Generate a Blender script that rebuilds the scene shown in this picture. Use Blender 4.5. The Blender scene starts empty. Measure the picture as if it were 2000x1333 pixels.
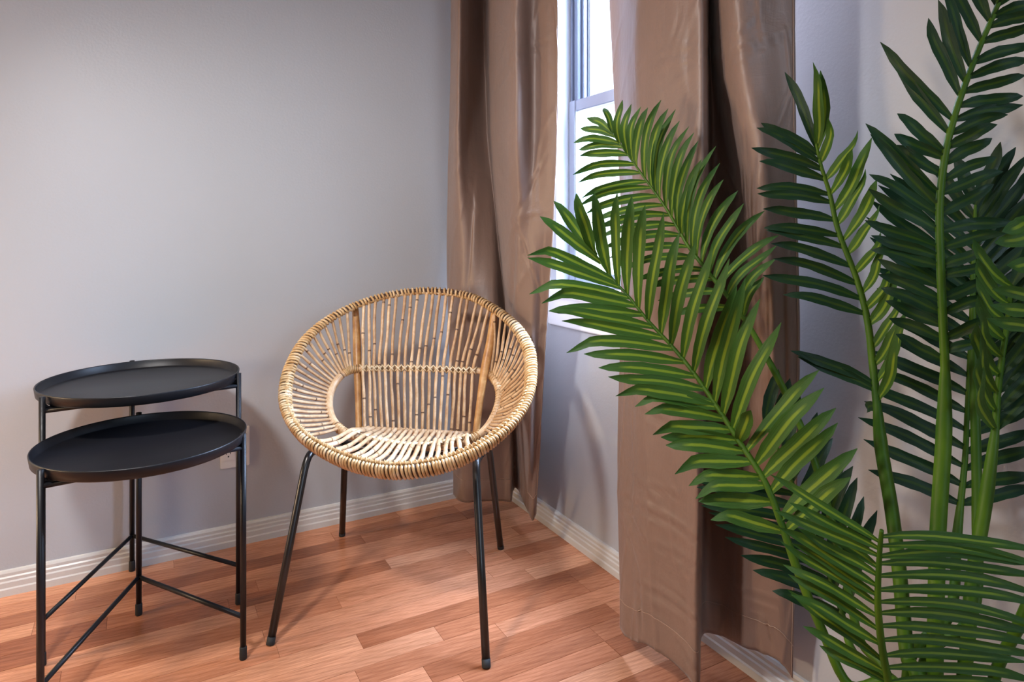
import bpy, bmesh, math, random
from mathutils import Vector, Matrix, noise
random.seed(7)
S = bpy.context.scene
C = S.collection
PI = math.pi
# ------------------------------------------------------------------ frame of reference
# corner of the room at the origin; left wall is y=0, right wall is x=0, floor z=0
FPX, HOR = 1281.0, 450.0
CAM = Vector((-1.1965, -2.2488, 1.0))
YAW = math.radians(60.73)
FW = Vector((math.cos(YAW), math.sin(YAW), 0)); RT = Vector((math.sin(YAW), -math.cos(YAW), 0))
def L(lat, dep, z): return Vector((CAM.x, CAM.y, 0)) + RT*lat + FW*dep + Vector((0, 0, z))
def P(px, py, D): return L((px-1000)/FPX*D, D, 1-(py-HOR)/FPX*D)
def proj(v):
    w = v-CAM; D = w.dot(FW)
    return (1000+w.dot(RT)/D*FPX, HOR-w.z/D*FPX)
def wall_col(px, d):            # plan position on a plane d in front of the right wall
    k = (px-1000)/FPX; dr = FW+RT*k
    s = (-d-CAM.x)/dr.x
    return -d, CAM.y+dr.y*s
cam = bpy.data.cameras.new('camera'); camo = bpy.data.objects.new('camera', cam); C.objects.link(camo)
camo.location = CAM; camo.rotation_euler = (PI/2, 0, YAW-PI/2)
cam.sensor_width = 36; cam.lens = FPX/2000*36; cam.shift_y = -(666.5-HOR)/2000; cam.clip_start = .02
S.camera = camo
# ------------------------------------------------------------------ light
w = bpy.data.worlds.new('sky'); S.world = w; w.use_nodes = True
wn = w.node_tree.nodes['Background']; wn.inputs[0].default_value = (.80, .90, 1, 1); wn.inputs[1].default_value = 2.4
def area(name, loc, target, sx, sy, e, col):
    l = bpy.data.lights.new(name, 'AREA'); l.shape = 'RECTANGLE'; l.size = sx; l.size_y = sy; l.energy = e; l.color = col
    o = bpy.data.objects.new(name, l); C.objects.link(o); o.location = loc
    o.rotation_euler = (Vector(target)-Vector(loc)).to_track_quat('-Z', 'Y').to_euler(); return o
def point(name, loc, r, e, col):
    l = bpy.data.lights.new(name, 'POINT'); l.shadow_soft_size = r; l.energy = e; l.color = col
    o = bpy.data.objects.new(name, l); C.objects.link(o); o.location = loc; return o
area('window_daylight', (.50, -.84, 1.75), (-.8, -.84, .50), 1.2, 1.5, 590, (.50, .68, 1))
area('back_window_daylight', (-.55, -4.62, 1.75), (-1.0, 0, .8), 1.0, 1.1, 22, (.50, .73, 1))
rl_ = point('room_lamp', L(-.82, .69, 1.76), .075, 72, (1, .96, .95)); rl_.data.type = 'SPOT'; rl_.data.spot_size = 2.3; rl_.data.spot_blend = 1.0
rl_.rotation_euler = (L(-.2, 1.9, .0)-rl_.location).to_track_quat('-Z', 'Y').to_euler()
area('ceiling_fill', (-2.1, -2.7, 2.40), (-1.7, -2.0, 0), 1.0, 1.0, 5, (.90, .95, 1))  # soft overhead fill, added to lift the room; no fixture behind it
point('left_lamp', (-2.75, -.38, .85), .12, 66, (1, .72, .44))
S.view_settings.view_transform = 'Standard'; S.view_settings.look = 'None'
S.view_settings.exposure = 0.28; S.view_settings.gamma = 1; S.view_settings.use_curve_mapping = False

# ------------------------------------------------------------------ helpers
def obj(name, bm, m, parent=None, smooth=True, label=None):
    me = bpy.data.meshes.new(name)
    if isinstance(bm, tuple): me.from_pydata(*bm)
    else: bm.to_mesh(me); bm.free()
    if m: me.materials.append(m)
    if smooth:
        for p in me.polygons: p.use_smooth = True
    o = bpy.data.objects.new(name, me); C.objects.link(o)
    if parent:
        o.parent = parent; o.matrix_parent_inverse = Matrix.Translation(parent.location).inverted()
    if label: o['label'] = label
    return o
def empty(name, loc, label, cat, group=None):
    o = bpy.data.objects.new(name, None); C.objects.link(o); o.location = loc; o.empty_display_size = .05
    tag(o, label, cat, group); return o
def tag(o, label, cat, group=None):
    o['label'] = label; o['category'] = cat
    if group: o['group'] = group
def struct(o): o['kind'] = 'structure'; return o
def box(bm, a, b, bevel=0):
    r = bmesh.ops.create_cube(bm, size=1, matrix=Matrix.LocRotScale(((Vector(a)+Vector(b))/2), None, Vector([abs(b[i]-a[i]) for i in range(3)])))
    if bevel:
        es = list({e for v in r['verts'] for e in v.link_edges})
        bmesh.ops.bevel(bm, geom=es, offset=bevel, segments=2, affect='EDGES', clamp_overlap=True)
    return bm
def cr(pts, n, closed=False):
    """Catmull-Rom samples"""
    N = len(pts); out = []
    segs = N if closed else N-1
    for i in range(segs):
        if closed: a, b, c, d = pts[(i-1) % N], pts[i], pts[(i+1) % N], pts[(i+2) % N]
        else: a, b, c, d = pts[max(i-1, 0)], pts[i], pts[i+1], pts[min(i+2, N-1)]
        for k in range(n):
            t = k/n
            out.append(.5*((2*b)+(c-a)*t+(2*a-5*b+4*c-d)*t*t+(3*b-a-3*c+d)*t**3))
    if not closed: out.append(pts[-1].copy())
    return out
def frames(path, closed=False, up=None):
    n = len(path); fr = []; prev = None
    for i in range(n):
        a = path[(i-1) % n] if (closed or i > 0) else path[i]
        b = path[(i+1) % n] if (closed or i < n-1) else path[i]
        t = (b-a).normalized()
        if prev is None:
            ref = up or (Vector((0, 0, 1)) if abs(t.z) < .9 else Vector((1, 0, 0)))
            u = (ref-t*ref.dot(t)).normalized()
        else: u = (prev-t*prev.dot(t)).normalized()
        prev = u; fr.append((t, u, t.cross(u)))
    return fr
def tube(path, r, sides=8, closed=False, bm=None, cap=True):
    """r: float or list; uv u around, v along in metres"""
    bm = bm or bmesh.new(); uvl = bm.loops.layers.uv.verify()
    fr = frames(path, closed); n = len(path); rings = []; s = [0]
    for i in range(1, n): s.append(s[-1]+(path[i]-path[i-1]).length)
    for i in range(n):
        rr = r[i] if isinstance(r, (list, tuple)) else r
        rings.append([bm.verts.new(path[i]+(fr[i][1]*math.cos(2*PI*k/sides)+fr[i][2]*math.sin(2*PI*k/sides))*rr) for k in range(sides)])
    for i in range(n if closed else n-1):
        j = (i+1) % n
        for k in range(sides):
            f = bm.faces.new((rings[i][k], rings[i][(k+1) % sides], rings[j][(k+1) % sides], rings[j][k]))
            for lp, (uu, vv) in zip(f.loops, ((k, i), (k+1, i), (k+1, i+1), (k, i+1))):
                lp[uvl].uv = (uu/sides, s[vv] if vv < n else s[-1]+.01)
    if cap and not closed:
        bm.faces.new(rings[0][::-1]); bm.faces.new(rings[-1])
    return bm
def lathe(prof, seg=64, cx=0, cy=0, bm=None):
    bm = bm or bmesh.new(); rows = []
    for r, z in prof:
        if r < 1e-6: rows.append([bm.verts.new((cx, cy, z))])
        else: rows.append([bm.verts.new((cx+r*math.cos(2*PI*k/seg), cy+r*math.sin(2*PI*k/seg), z)) for k in range(seg)])
    for a, b in zip(rows, rows[1:]):
        for k in range(seg):
            k2 = (k+1) % seg
            if len(a) == 1: bm.faces.new((a[0], b[k], b[k2]))
            elif len(b) == 1: bm.faces.new((a[k], a[k2], b[0]))
            else: bm.faces.new((a[k], a[k2], b[k2], b[k]))
    bmesh.ops.recalc_face_normals(bm, faces=bm.faces)
    return bm
# ------------------------------------------------------------------ materials
def lin(h):
    return tuple(((c/255)/12.92 if c/255 <= .04045 else ((c/255+.055)/1.055)**2.4) for c in h)+(1,)
class M_:
    def __init__(s, name, base=(.5, .5, .5, 1), rough=.5, metal=0, spec=.5):
        s.m = bpy.data.materials.new(name); s.m.use_nodes = True; s.t = s.m.node_tree
        s.b = s.t.nodes['Principled BSDF']; s.b.inputs['Base Color'].default_value = base
        s.b.inputs['Roughness'].default_value = rough; s.b.inputs['Metallic'].default_value = metal
        s.b.inputs['Specular IOR Level'].default_value = spec
    def n(s, ty, **kw):
        nd = s.t.nodes.new(ty)
        for k, v in kw.items():
            if k in nd.inputs: nd.inputs[k].default_value = v
            else: setattr(nd, k, v)
        return nd
    def l(s, a, b): s.t.links.new(a, b)
    def mapped(s, scale, coord='Object', rnd=False):
        tc = s.n('ShaderNodeTexCoord'); mp = s.n('ShaderNodeMapping'); mp.inputs['Scale'].default_value = scale
        s.l(tc.outputs[coord], mp.inputs['Vector'])
        if rnd:
            oi = s.n('ShaderNodeObjectInfo'); mu = s.n('ShaderNodeMath', operation='MULTIPLY'); mu.inputs[1].default_value = 60
            s.l(oi.outputs['Random'], mu.inputs[0]); cb = s.n('ShaderNodeCombineXYZ')
            for i in range(3): s.l(mu.outputs[0], cb.inputs[i])
            s.l(cb.outputs[0], mp.inputs['Location'])
        return mp.outputs[0]
    def noise(s, vec, scale, detail=3, rough=.5, dist=0):
        nd = s.n('ShaderNodeTexNoise'); nd.inputs['Scale'].default_value = scale; nd.inputs['Detail'].default_value = detail
        nd.inputs['Roughness'].default_value = rough; nd.inputs['Distortion'].default_value = dist
        s.l(vec, nd.inputs['Vector']); return nd.outputs[0]
    def ramp(s, fac, stops):
        r = s.n('ShaderNodeValToRGB'); e = r.color_ramp.elements
        e[0].position, e[0].color = stops[0]; e[1].position, e[1].color = stops[-1]
        for p, c in stops[1:-1]:
            x = e.new(p); x.color = c
        s.l(fac, r.inputs[0]); return r.outputs[0]
    def bump(s, h, strength, dist=.01):
        b = s.n('ShaderNodeBump'); b.inputs['Strength'].default_value = strength; b.inputs['Distance'].default_value = dist
        s.l(h, b.inputs['Height']); s.l(b.outputs[0], s.b.inputs['Normal'])
    def mix(s, fac, a, b, mode='MIX'):
        x = s.n('ShaderNodeMix', data_type='RGBA', blend_type=mode)
        for i, v in ((0, fac), (6, a), (7, b)):
            if isinstance(v, (int, float, tuple)): x.inputs[i].default_value = v
            else: s.l(v, x.inputs[i])
        return x.outputs[2]
def paint(name, col, rough, bumpy=.12):
    a = M_(name, col, rough); v = a.mapped((1, 1, 1))
    a.bump(a.noise(v, 140, 3), bumpy, .004)
    c = a.ramp(a.noise(v, 1.3, 4), [(.3, tuple(x*.96 for x in col[:3])+(1,)), (.7, tuple(min(1, x*1.03) for x in col[:3])+(1,))])
    a.l(c, a.b.inputs['Base Color']); return a.m
WALL = paint('grey_wall_paint', (.435, .462, .502, 1), .42)
CEIL = paint('ceiling_paint', (.42, .42, .42, 1), .8)
FARW = paint('far_wall_paint', (.20, .20, .21, 1), .6)
TRIM = paint('white_gloss_trim', (.60, .60, .585, 1), .3, .04)
WHITE = paint('white_window_paint', (.80, .82, .84, 1), .35, .02)
def wood():
    a = M_('laminate_wood', rough=.25)
    v = a.mapped((3.2, 60, 1), rnd=True); v2 = a.mapped((1.6, 9, 1), rnd=True)
    grain = a.noise(v, 5, 8, .62, .5); broad = a.noise(v2, 2.2, 3, .5, .6)
    wv = a.n('ShaderNodeTexWave', wave_type='RINGS', rings_direction='SPHERICAL'); a.l(a.mapped((.9, 5.5, 1), rnd=True), wv.inputs['Vector'])
    for k, x in (('Scale', 7.0), ('Distortion', 7.0), ('Detail', 2.0), ('Detail Scale', .8)): wv.inputs[k].default_value = x
    oi = a.n('ShaderNodeObjectInfo')
    tone = a.ramp(oi.outputs['Random'], [(0, (.36, .13, .060, 1)), (.45, (.54, .225, .118, 1)), (1, (.72, .36, .21, 1))])
    c = a.mix(a.ramp(grain, [(.34, (0, 0, 0, 1)), (.66, (1, 1, 1, 1))]), (.78, .72, .67, 1), (1.10, 1.10, 1.10, 1))
    c = a.mix(1.0, tone, c, 'MULTIPLY')
    d = a.mix(a.ramp(wv.outputs['Fac'], [(.0, (0, 0, 0, 1)), (.5, (1, 1, 1, 1))]), (.80, .74, .70, 1), (1.04, 1.04, 1.04, 1))
    c = a.mix(.55, c, d, 'MULTIPLY')
    e = a.mix(a.ramp(broad, [(.35, (0, 0, 0, 1)), (.65, (1, 1, 1, 1))]), (.86, .84, .82, 1), (1.06, 1.06, 1.06, 1))
    c = a.mix(1.0, c, e, 'MULTIPLY')
    a.l(c, a.b.inputs['Base Color']); a.bump(grain, .05, .001)
    return a.m
WOOD = wood()
def cane(name, c1, c2, c3, rough=.38, nodes=True):
    a = M_(name, rough=rough)
    uv = a.mapped((1, 1, 1), 'UV', rnd=True); ob = a.mapped((1, 1, 1))
    oi = a.n('ShaderNodeObjectInfo')
    nz = a.noise(ob, 38, 5, .6); st = a.noise(a.mapped((14, 5, 1), 'UV', rnd=True), 4, 4, .6)
    c = a.ramp(nz, [(.32, c1), (.52, c2), (.72, c3)])
    c = a.mix(a.ramp(st, [(.3, (0, 0, 0, 1)), (.6, (1, 1, 1, 1))]), a.mix(1.0, c, (.74, .62, .50, 1), 'MULTIPLY'), c)
    if nodes:
        sp = a.n('ShaderNodeSeparateXYZ'); a.l(uv, sp.inputs[0])
        m = a.n('ShaderNodeMath', operation='MULTIPLY'); a.l(sp.outputs[1], m.inputs[0]); m.inputs[1].default_value = 5.1
        fr = a.n('ShaderNodeMath', operation='FRACT'); a.l(m.outputs[0], fr.inputs[0])
        r = a.ramp(fr.outputs[0], [(0, (0, 0, 0, 1)), (.012, (0, 0, 0, 1)), (.03, (1, 1, 1, 1))])
        c = a.mix(r, (.10, .045, .02, 1), c)
        v = a.ramp(oi.outputs['Random'], [(0, (.82, .74, .66, 1)), (1, (1.08, 1.08, 1.08, 1))])
        c = a.mix(1.0, c, v, 'MULTIPLY')
    a.l(c, a.b.inputs['Base Color']); a.bump(nz, .15, .002)
    return a.m
CANE = cane('peeled_rattan', (.52, .33, .18, 1), (.68, .49, .30, 1), (.78, .63, .45, 1))
POLE = cane('rattan_pole', (.42, .20, .07, 1), (.55, .30, .11, 1), (.66, .42, .19, 1), nodes=False)
WRAP = cane('rattan_binding', (.46, .25, .09, 1), (.64, .44, .22, 1), (.78, .62, .42, 1), nodes=False)
LASH = M_('pale_cane_tie', (.72, .58, .38, 1), .45).m
CORE = M_('shaded_rattan_core', (.07, .035, .02, 1), .8).m  # core coloured dark to put shade into the gaps of the winding
LEG = M_('gunmetal_tube', (.055, .053, .052, 1), .3, .85).m
BLACK = (lambda a: (a.bump(a.noise(a.mapped((1, 1, 1)), 400, 2), .08, .001), a.m)[1])(M_('black_powder_coat', (.007, .007, .009, 1), .40, 0, .35))
RUB = M_('black_rubber', (.012, .012, .012, 1), .7).m
PLAST = M_('white_plastic', (.72, .72, .70, 1), .3).m
SLOT = M_('dark_slot', (.01, .01, .01, 1), .6).m
SASH = M_('grey_aluminium_sash', (.11, .13, .18, 1), .4, .1).m
SASHL = M_('pale_vinyl_sash', (.22, .24, .29, 1), .4).m
def glass():
    a = M_('window_glass', (1, 1, 1, 1), 0); t = a.t
    tr = a.n('ShaderNodeBsdfTransparent'); gl = a.n('ShaderNodeBsdfGlossy'); gl.inputs['Roughness'].default_value = .02
    mx = a.n('ShaderNodeMixShader'); mx.inputs[0].default_value = .06
    a.l(tr.outputs[0], mx.inputs[1]); a.l(gl.outputs[0], mx.inputs[2]); a.l(mx.outputs[0], t.nodes['Material Output'].inputs[0])
    return a.m
GLASS = glass()
def fabric():
    a = M_('taupe_curtain_satin', rough=.47, spec=.6)
    v = a.mapped((1, 1, 1)); wv = a.noise(a.mapped((900, 900, 250)), 1, 2)
    c = a.ramp(a.noise(v, 3, 3), [(.3, (.185, .122, .096, 1)), (.7, (.225, .150, .120, 1))])
    a.l(c, a.b.inputs['Base Color'])
    n1 = a.noise(a.mapped((9, 9, 2.0)), 1.6, 4, .6, 1.6); n2 = a.noise(a.mapped((5, 5, 9)), 1.0, 5, .62, 2.5)
    ad = a.n('ShaderNodeMath', operation='ADD'); a.l(n1, ad.inputs[0]); a.l(n2, ad.inputs[1])
    b1 = a.n('ShaderNodeBump'); b1.inputs['Strength'].default_value = .15; b1.inputs['Distance'].default_value = .012; a.l(ad.outputs[0], b1.inputs['Height'])
    b2 = a.n('ShaderNodeBump'); b2.inputs['Strength'].default_value = .06; b2.inputs['Distance'].default_value = .002; a.l(wv, b2.inputs['Height'])
    a.l(b1.outputs[0], b2.inputs['Normal']); a.l(b2.outputs[0], a.b.inputs['Normal'])
    a.b.inputs['Sheen Weight'].default_value = .25; a.b.inputs['Sheen Roughness'].default_value = .4
    return a.m
FAB = fabric()
THREAD = M_('curtain_thread', (.36, .25, .19, 1), .6).m
def leaf(name, c_a, c_b, rib, rough):
    a = M_(name, rough=rough, spec=.32)
    tc = a.n('ShaderNodeTexCoord'); sp = a.n('ShaderNodeSeparateXYZ'); a.l(tc.outputs['UV'], sp.inputs[0])
    sb = a.n('ShaderNodeMath', operation='SUBTRACT'); a.l(sp.outputs[0], sb.inputs[0]); sb.inputs[1].default_value = .5
    ab = a.n('ShaderNodeMath', operation='ABSOLUTE'); a.l(sb.outputs[0], ab.inputs[0])
    ribm = a.ramp(ab.outputs[0], [(.0, (1, 1, 1, 1)), (.065, (1, 1, 1, 1)), (.14, (0, 0, 0, 1))])
    fade = a.ramp(sp.outputs[1], [(.0, (1, 1, 1, 1)), (.68, (1, 1, 1, 1)), (.80, (0, 0, 0, 1))])
    mk = a.n('ShaderNodeMath', operation='MULTIPLY'); a.l(ribm, mk.inputs[0]); a.l(fade, mk.inputs[1])
    st = a.noise(a.mapped((22, 1.4, 1), 'UV', rnd=True), 1.6, 4, .6)
    c = a.ramp(st, [(.3, c_a), (.7, c_b)])
    tipc = a.ramp(sp.outputs[1], [(.0, (1.15, 1.1, .7, 1)), (.35, (1, 1, 1, 1)), (.8, (1, 1, 1, 1)), (1, (.75, .95, 1.3, 1))])
    c = a.mix(1.0, c, tipc, 'MULTIPLY'); c = a.mix(mk.outputs[0], c, rib)
    a.l(c, a.b.inputs['Base Color']); a.bump(st, .3, .003)
    tr = a.n('ShaderNodeBsdfTranslucent'); a.l(c, tr.inputs[0]); mx = a.n('ShaderNodeMixShader'); mx.inputs[0].default_value = .22
    a.l(a.b.outputs[0], mx.inputs[1]); a.l(tr.outputs[0], mx.inputs[2]); a.l(mx.outputs[0], a.t.nodes['Material Output'].inputs[0])
    return a.m
LEAF = leaf('palm_leaf_lit', (.022, .072, .010, 1), (.055, .145, .017, 1), (.20, .30, .02, 1), .45)  # lighter underside green, kept bright for the fronds that catch the light
LEAFD = leaf('palm_leaf_shaded', (.005, .026, .010, 1), (.012, .050, .015, 1), (.03, .07, .008, 1), .36)  # dark topside green, with the shade on the unlit fronds put into it
STEM = (lambda a: (a.l(a.ramp(a.noise(a.mapped((1, 1, .3)), 30, 3), [(.3, (.022, .075, .002, 1)), (.7, (.065, .14, .005, 1))]), a.b.inputs['Base Color']), a.m)[1])(M_('palm_stem', rough=.5, spec=.25))
POT = M_('grey_ceramic_pot', (.30, .29, .28, 1), .5).m
SOIL = M_('dark_potting_soil', (.03, .02, .015, 1), .95).m
# ------------------------------------------------------------------ room shell
RX0, RY0, H = -4.2, -4.4, 2.5
T = .14
OY0, OY1, OZ0, OZ1 = -1.22, -.416, .80, 2.05      # window opening in the right wall
wl = bmesh.new(); box(wl, (RX0, 0, 0), (T, T, H)); struct(obj('wall_left', wl, WALL, smooth=False))
WX0, WX1 = -1.15, -.15                              # second window, behind and to the right of the camera
def quadwall():
    # right wall with the opening, one mesh
    b = bmesh.new()
    for a, c in (((0, RY0, 0), (T, OY0, H)), ((0, OY1, 0), (T, 0, H)), ((0, OY0, 0), (T, OY1, OZ0)), ((0, OY0, OZ1), (T, OY1, H))): box(b, a, c)
    bmesh.ops.remove_doubles(b, verts=b.verts, dist=1e-5)
    return b
struct(obj('wall_right', quadwall(), WALL, smooth=False))
b = bmesh.new()
for a, c in (((RX0, RY0-T, 0), (WX0, RY0, H)), ((WX1, RY0-T, 0), (T, RY0, H)), ((WX0, RY0-T, 0), (WX1, RY0, .8)), ((WX0, RY0-T, 2.15), (WX1, RY0, H))): box(b, a, c)
struct(obj('wall_back', b, FARW, smooth=False))
b = bmesh.new(); box(b, (RX0-T, RY0-T, 0), (RX0, T, H)); struct(obj('wall_far', b, FARW, smooth=False))
b = bmesh.new(); box(b, (RX0-T, RY0-T, H), (T, T, H+.1)); struct(obj('ceiling', b, CEIL, smooth=False))
# floor: slab with a lowered bed that carries the laminate strips seen in the picture
PX0, PY0 = -2.75, -2.35
b = bmesh.new(); box(b, (RX0, RY0, -.12), (0, 0, -.008)); box(b, (RX0, RY0, -.008), (PX0, 0, 0)); box(b, (PX0, RY0, -.008), (0, PY0, 0))
floor = struct(obj('floor', b, WOOD, smooth=False))
SW = .0645; pm = {}
def plank_mesh(ln):
    if ln not in pm:
        bb = bmesh.new(); box(bb, (-ln/2+.0002, -SW/2+.0002, -.008), (ln/2-.0002, SW/2-.0002, 0), .0005)
        me = bpy.data.meshes.new('plank'); bb.to_mesh(me); bb.free(); me.materials.append(WOOD); pm[ln] = me
    return pm[ln]
rp = random.Random(11); y = 0; row = 0
while y > PY0+SW*.5:
    x = 0; first = rp.choice((.12, .22, .32, .42))
    while x > PX0+.05:
        ln = first if x == 0 else rp.choice((.36, .44, .52, .62, .7))
        ln = min(ln, x-PX0)
        if (x-ln)-PX0 < .08: ln = x-PX0
        ln = round(ln, 3)
        if ln < .01: break
        o = bpy.data.objects.new('plank', plank_mesh(ln)); C.objects.link(o); o.location = (x-ln/2, y-SW/2, 0); o.parent = floor
        x -= ln
    y -= SW; row += 1
# baseboards
prof = [(0, 0), (.014, 0), (.0145, .018), (.012, .022), (.0125, .036), (.010, .040), (.0105, .048), (.0075, .052), (.008, .060), (.005, .066), (0, .068)]
def base_board(name, a, c, nrm):
    vs = [Vector(q)+Vector(nrm)*d+Vector((0, 0, z)) for q in (a, c) for d, z in prof]; n = len(prof)
    fs = [(i, i+1, n+i+1, n+i) for i in range(n-1)]+[tuple(range(n)), tuple(range(2*n-1, n-1, -1))]
    bb = bmesh.new(); bv = [bb.verts.new(v) for v in vs]
    for f in fs: bb.faces.new([bv[i] for i in f])
    bmesh.ops.recalc_face_normals(bb, faces=bb.faces)
    struct(obj(name, bb, TRIM, smooth=False))
base_board('baseboard_left', (RX0, 0, 0), (0, 0, 0), (0, -1, 0))
base_board('baseboard_right', (0, -.0145, 0), (0, RY0, 0), (-1, 0, 0))
# window_1: frame, sashes, panes, sill, apron
b = bmesh.new()
for a, c in (((.045, OY0, OZ0), (.125, OY0+.03, OZ1)), ((.045, OY0, OZ1-.03), (.125, OY1, OZ1)), ((.045, OY0, OZ0), (.125, OY1, OZ0+.02)), ((.09, OY1-.02, OZ0), (.125, OY1, OZ1))): box(b, a, c, .002)
win = struct(obj('window_1', b, WHITE, smooth=False))
def sash(y0, y1, z0, z1, x0, x1, st, rt, rb, mat):
    b = bmesh.new()
    box(b, (x0, y0, z0), (x1, y0+st, z1), .003); box(b, (x0, y1-st, z0), (x1, y1, z1), .003)
    box(b, (x0+.002, y0+st, z1-rt), (x1, y1-st, z1), .003); box(b, (x0+.002, y0+st, z0), (x1, y1-st, z0+rb), .003)
    o = obj('window_sash', b, mat, win, smooth=False)
    b = bmesh.new(); xm = (x0+x1)/2; box(b, (xm-.002, y0+st, z0+rb), (xm+.002, y1-st, z1-rt)); obj('window_pane', b, GLASS, o, smooth=False)
    return o
b = bmesh.new()                                           # jamb track of the upper sash with its grooves
for k in range(4): box(b, (.052+k*.004*(k % 2), OY1-.004-.016*(k+1), 1.425), (.088, OY1-.006-.016*k, OZ1-.03), .002)
tr = obj('window_track', b, SASH, win, smooth=False, label='blue grey sash track')
s1 = sash(OY0+.03, OY1-.002, OZ0+.02, 1.432, .048, .072, .038, .038, .045, SASHL)
s1['label'] = 'pale grey lower sash'
s2 = sash(OY0+.03, OY1-.066, 1.40, OZ1-.03, .078, .10, .012, .03, .03, SASH)
b = bmesh.new(); box(b, (-.022, OY0-.05, OZ0-.022), (.048, OY1+.05, OZ0+.004), .004); obj('window_sill', b, WHITE, win, smooth=False)
b = bmesh.new(); box(b, (-.012, OY0-.035, .686), (0, OY1+.035, OZ0-.020), .003); obj('window_apron', b, WHITE, win, smooth=False)

b = bmesh.new(); y0, y1 = RY0-.11, RY0-.05
for a, c in (((WX0, y0, .8), (WX0+.05, y1, 2.15)), ((WX1-.05, y0, .8), (WX1, y1, 2.15)), ((WX0, y0, .8), (WX1, y1, .85)), ((WX0, y0, 2.10), (WX1, y1, 2.15)), ((WX0, y0, 1.45), (WX1, y1, 1.49))): box(b, a, c, .002)
struct(obj('window_2', b, WHITE, smooth=False))

# ------------------------------------------------------------------ nesting tray tables
def tray_table(Cp, Rp, Fp, cen, r, ztop, zbar, label):
    """three legs (rear, right, front-left) given as (lat, depth)"""
    pts = [L(q[0], q[1], 0) for q in (Cp, Rp, Fp)]
    A, B, D = pts
    cen = L(cen[0], cen[1], 0)
    t = empty('tray_table', cen, label, 'side table')
    prof = [(0, ztop-.024), (r-.007, ztop-.024), (r-.003, ztop-.021), (r, ztop-.002), (r-.0006, ztop), (r-.0026, ztop), (r-.0034, ztop-.002), (r-.006, ztop-.019), (r-.009, ztop-.0215), (0, ztop-.0215)]
    obj('tray', lathe(prof, 96, cen.x, cen.y), BLACK, t)
    for p in pts:
        lg = obj('leg', tube([Vector((p.x, p.y, .022)), Vector((p.x, p.y, ztop-.001))], .0068, 12), BLACK, t)
        obj('foot_cap', tube([Vector((p.x, p.y, 0)), Vector((p.x, p.y, .003)), Vector((p.x, p.y, .028)), Vector((p.x, p.y, .030))], [.0078, .0085, .0082, .007], 12), RUB, lg)
    for q in (B, D):
        a = Vector((A.x, A.y, zbar)); c = Vector((q.x, q.y, zbar)); obj('stretcher', tube([a, c], .0055, 8), BLACK, t)
    zz = ztop-.034
    for a, c in ((A, B), (B, D), (D, A)):
        a = Vector((a.x, a.y, zz)); c = Vector((c.x, c.y, zz)); obj('tray_support', tube([a.lerp(c, .01), c.lerp(a, .01)], .0058, 8), BLACK, t)
    for p in pts:                                           # little welded hook under the rim
        inn = (cen-p).normalized(); q = Vector((p.x, p.y, ztop-.014))
        obj('tray_hook', tube([q, q+inn*.008+Vector((0, 0, -.010)), q+inn*.020+Vector((0, 0, -.019))], .0035, 6), BLACK, t)
tray_table((-.970, 1.705), (-.6266, 1.529), (-.9327, 1.297), (-.840, 1.500), .2165, .527, .098, 'lower black round tray table with thin metal legs, in front of the taller one')
tray_table((-1.115, 1.925), (-.7316, 1.755), (-1.079, 1.506), (-.968, 1.722), .2335, .618, .103, 'taller black round tray table standing behind, nearest the grey wall')

# ------------------------------------------------------------------ socket on the left wall
def on_left(px, py):
    k = (px-1000)/FPX; dr = FW+RT*k; s = (0-CAM.y)/dr.y
    return CAM.x+dr.x*s, 1-(py-HOR)/FPX*s
ax, az = on_left(430, 917); bx, bz = on_left(487, 831)
so = empty('wall_outlet', ((ax+bx)/2, 0, (az+bz)/2), 'white electrical socket plate on the grey wall behind the tray tables', 'outlet')
b = bmesh.new(); box(b, (ax, -.006, az), (bx, 0, bz), .002); obj('cover_plate', b, PLAST, so, smooth=False)
for q in (.27, .73):
    cx = ax+(bx-ax)*q
    fc = obj('socket', box(bmesh.new(), (cx-.017, -.0085, az+.025), (cx+.017, -.005, bz-.02), .001), PLAST, so, smooth=False)
    for dz in (-.018, .022):
        b = bmesh.new(); zc = (az+bz)/2+dz
        for dx in (-.006, .006): box(b, (cx+dx-.001, -.0090, zc), (cx+dx+.001, -.0080, zc+.008))
        box(b, (cx-.002, -.0090, zc-.009), (cx+.002, -.0080, zc-.005)); obj('slot', b, SLOT, fc, smooth=False)

# ------------------------------------------------------------------ rattan hoop chair
chair = empty('hoop_chair', L(-.308, 1.821, 0), 'round rattan hoop chair with cane spindles on dark metal legs', 'chair')
def cq(x, y): return 500+x/3.173, 540+y/3.173              # reading scale of my enlargement
def plane_hit(px, py, p0, nrm):
    d = (P(px, py, 1)-CAM); return CAM+d*((p0-CAM).dot(nrm)/d.dot(nrm))
yw = -.13
U = RT*math.cos(yw)+FW*math.sin(yw)
pf, pt = P(771, 925, 1.55), P(834, 568, 2.08)
rn = U.cross(pt-pf).normalized()
rimpx = [(834, 568), (910, 577), (961, 601), (1004, 635), (1031, 679), (1037, 729), (1030, 776), (1006, 822), (962, 864), (908, 896), (847, 916), (771, 924), (705, 914), (646, 892), (594, 858), (566, 817), (557, 773), (566, 721), (592, 670), (634, 630), (692, 598), (761, 576)]
rim = cr([plane_hit(x, y, pf, rn) for x, y in rimpx], 12, True)
cenr = sum(rim, Vector())/len(rim)
def fr_rim(i):
    """cross-section axes at rim sample i: major axis a, minor axis b"""
    n = len(rim); t = (rim[(i+1) % n]-rim[i-1]).normalized()
    rad = rim[i]-cenr; fy = max(0, min(1, .5-(rad.dot(FW))/.55)); rh = Vector((rad.x, rad.y, 0)).normalized()
    a = rh+Vector((0, 0, 1))*(.05+1.9*fy*fy)
    a = (a-t*a.dot(t)).normalized(); return t, a, t.cross(a), fy
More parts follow.
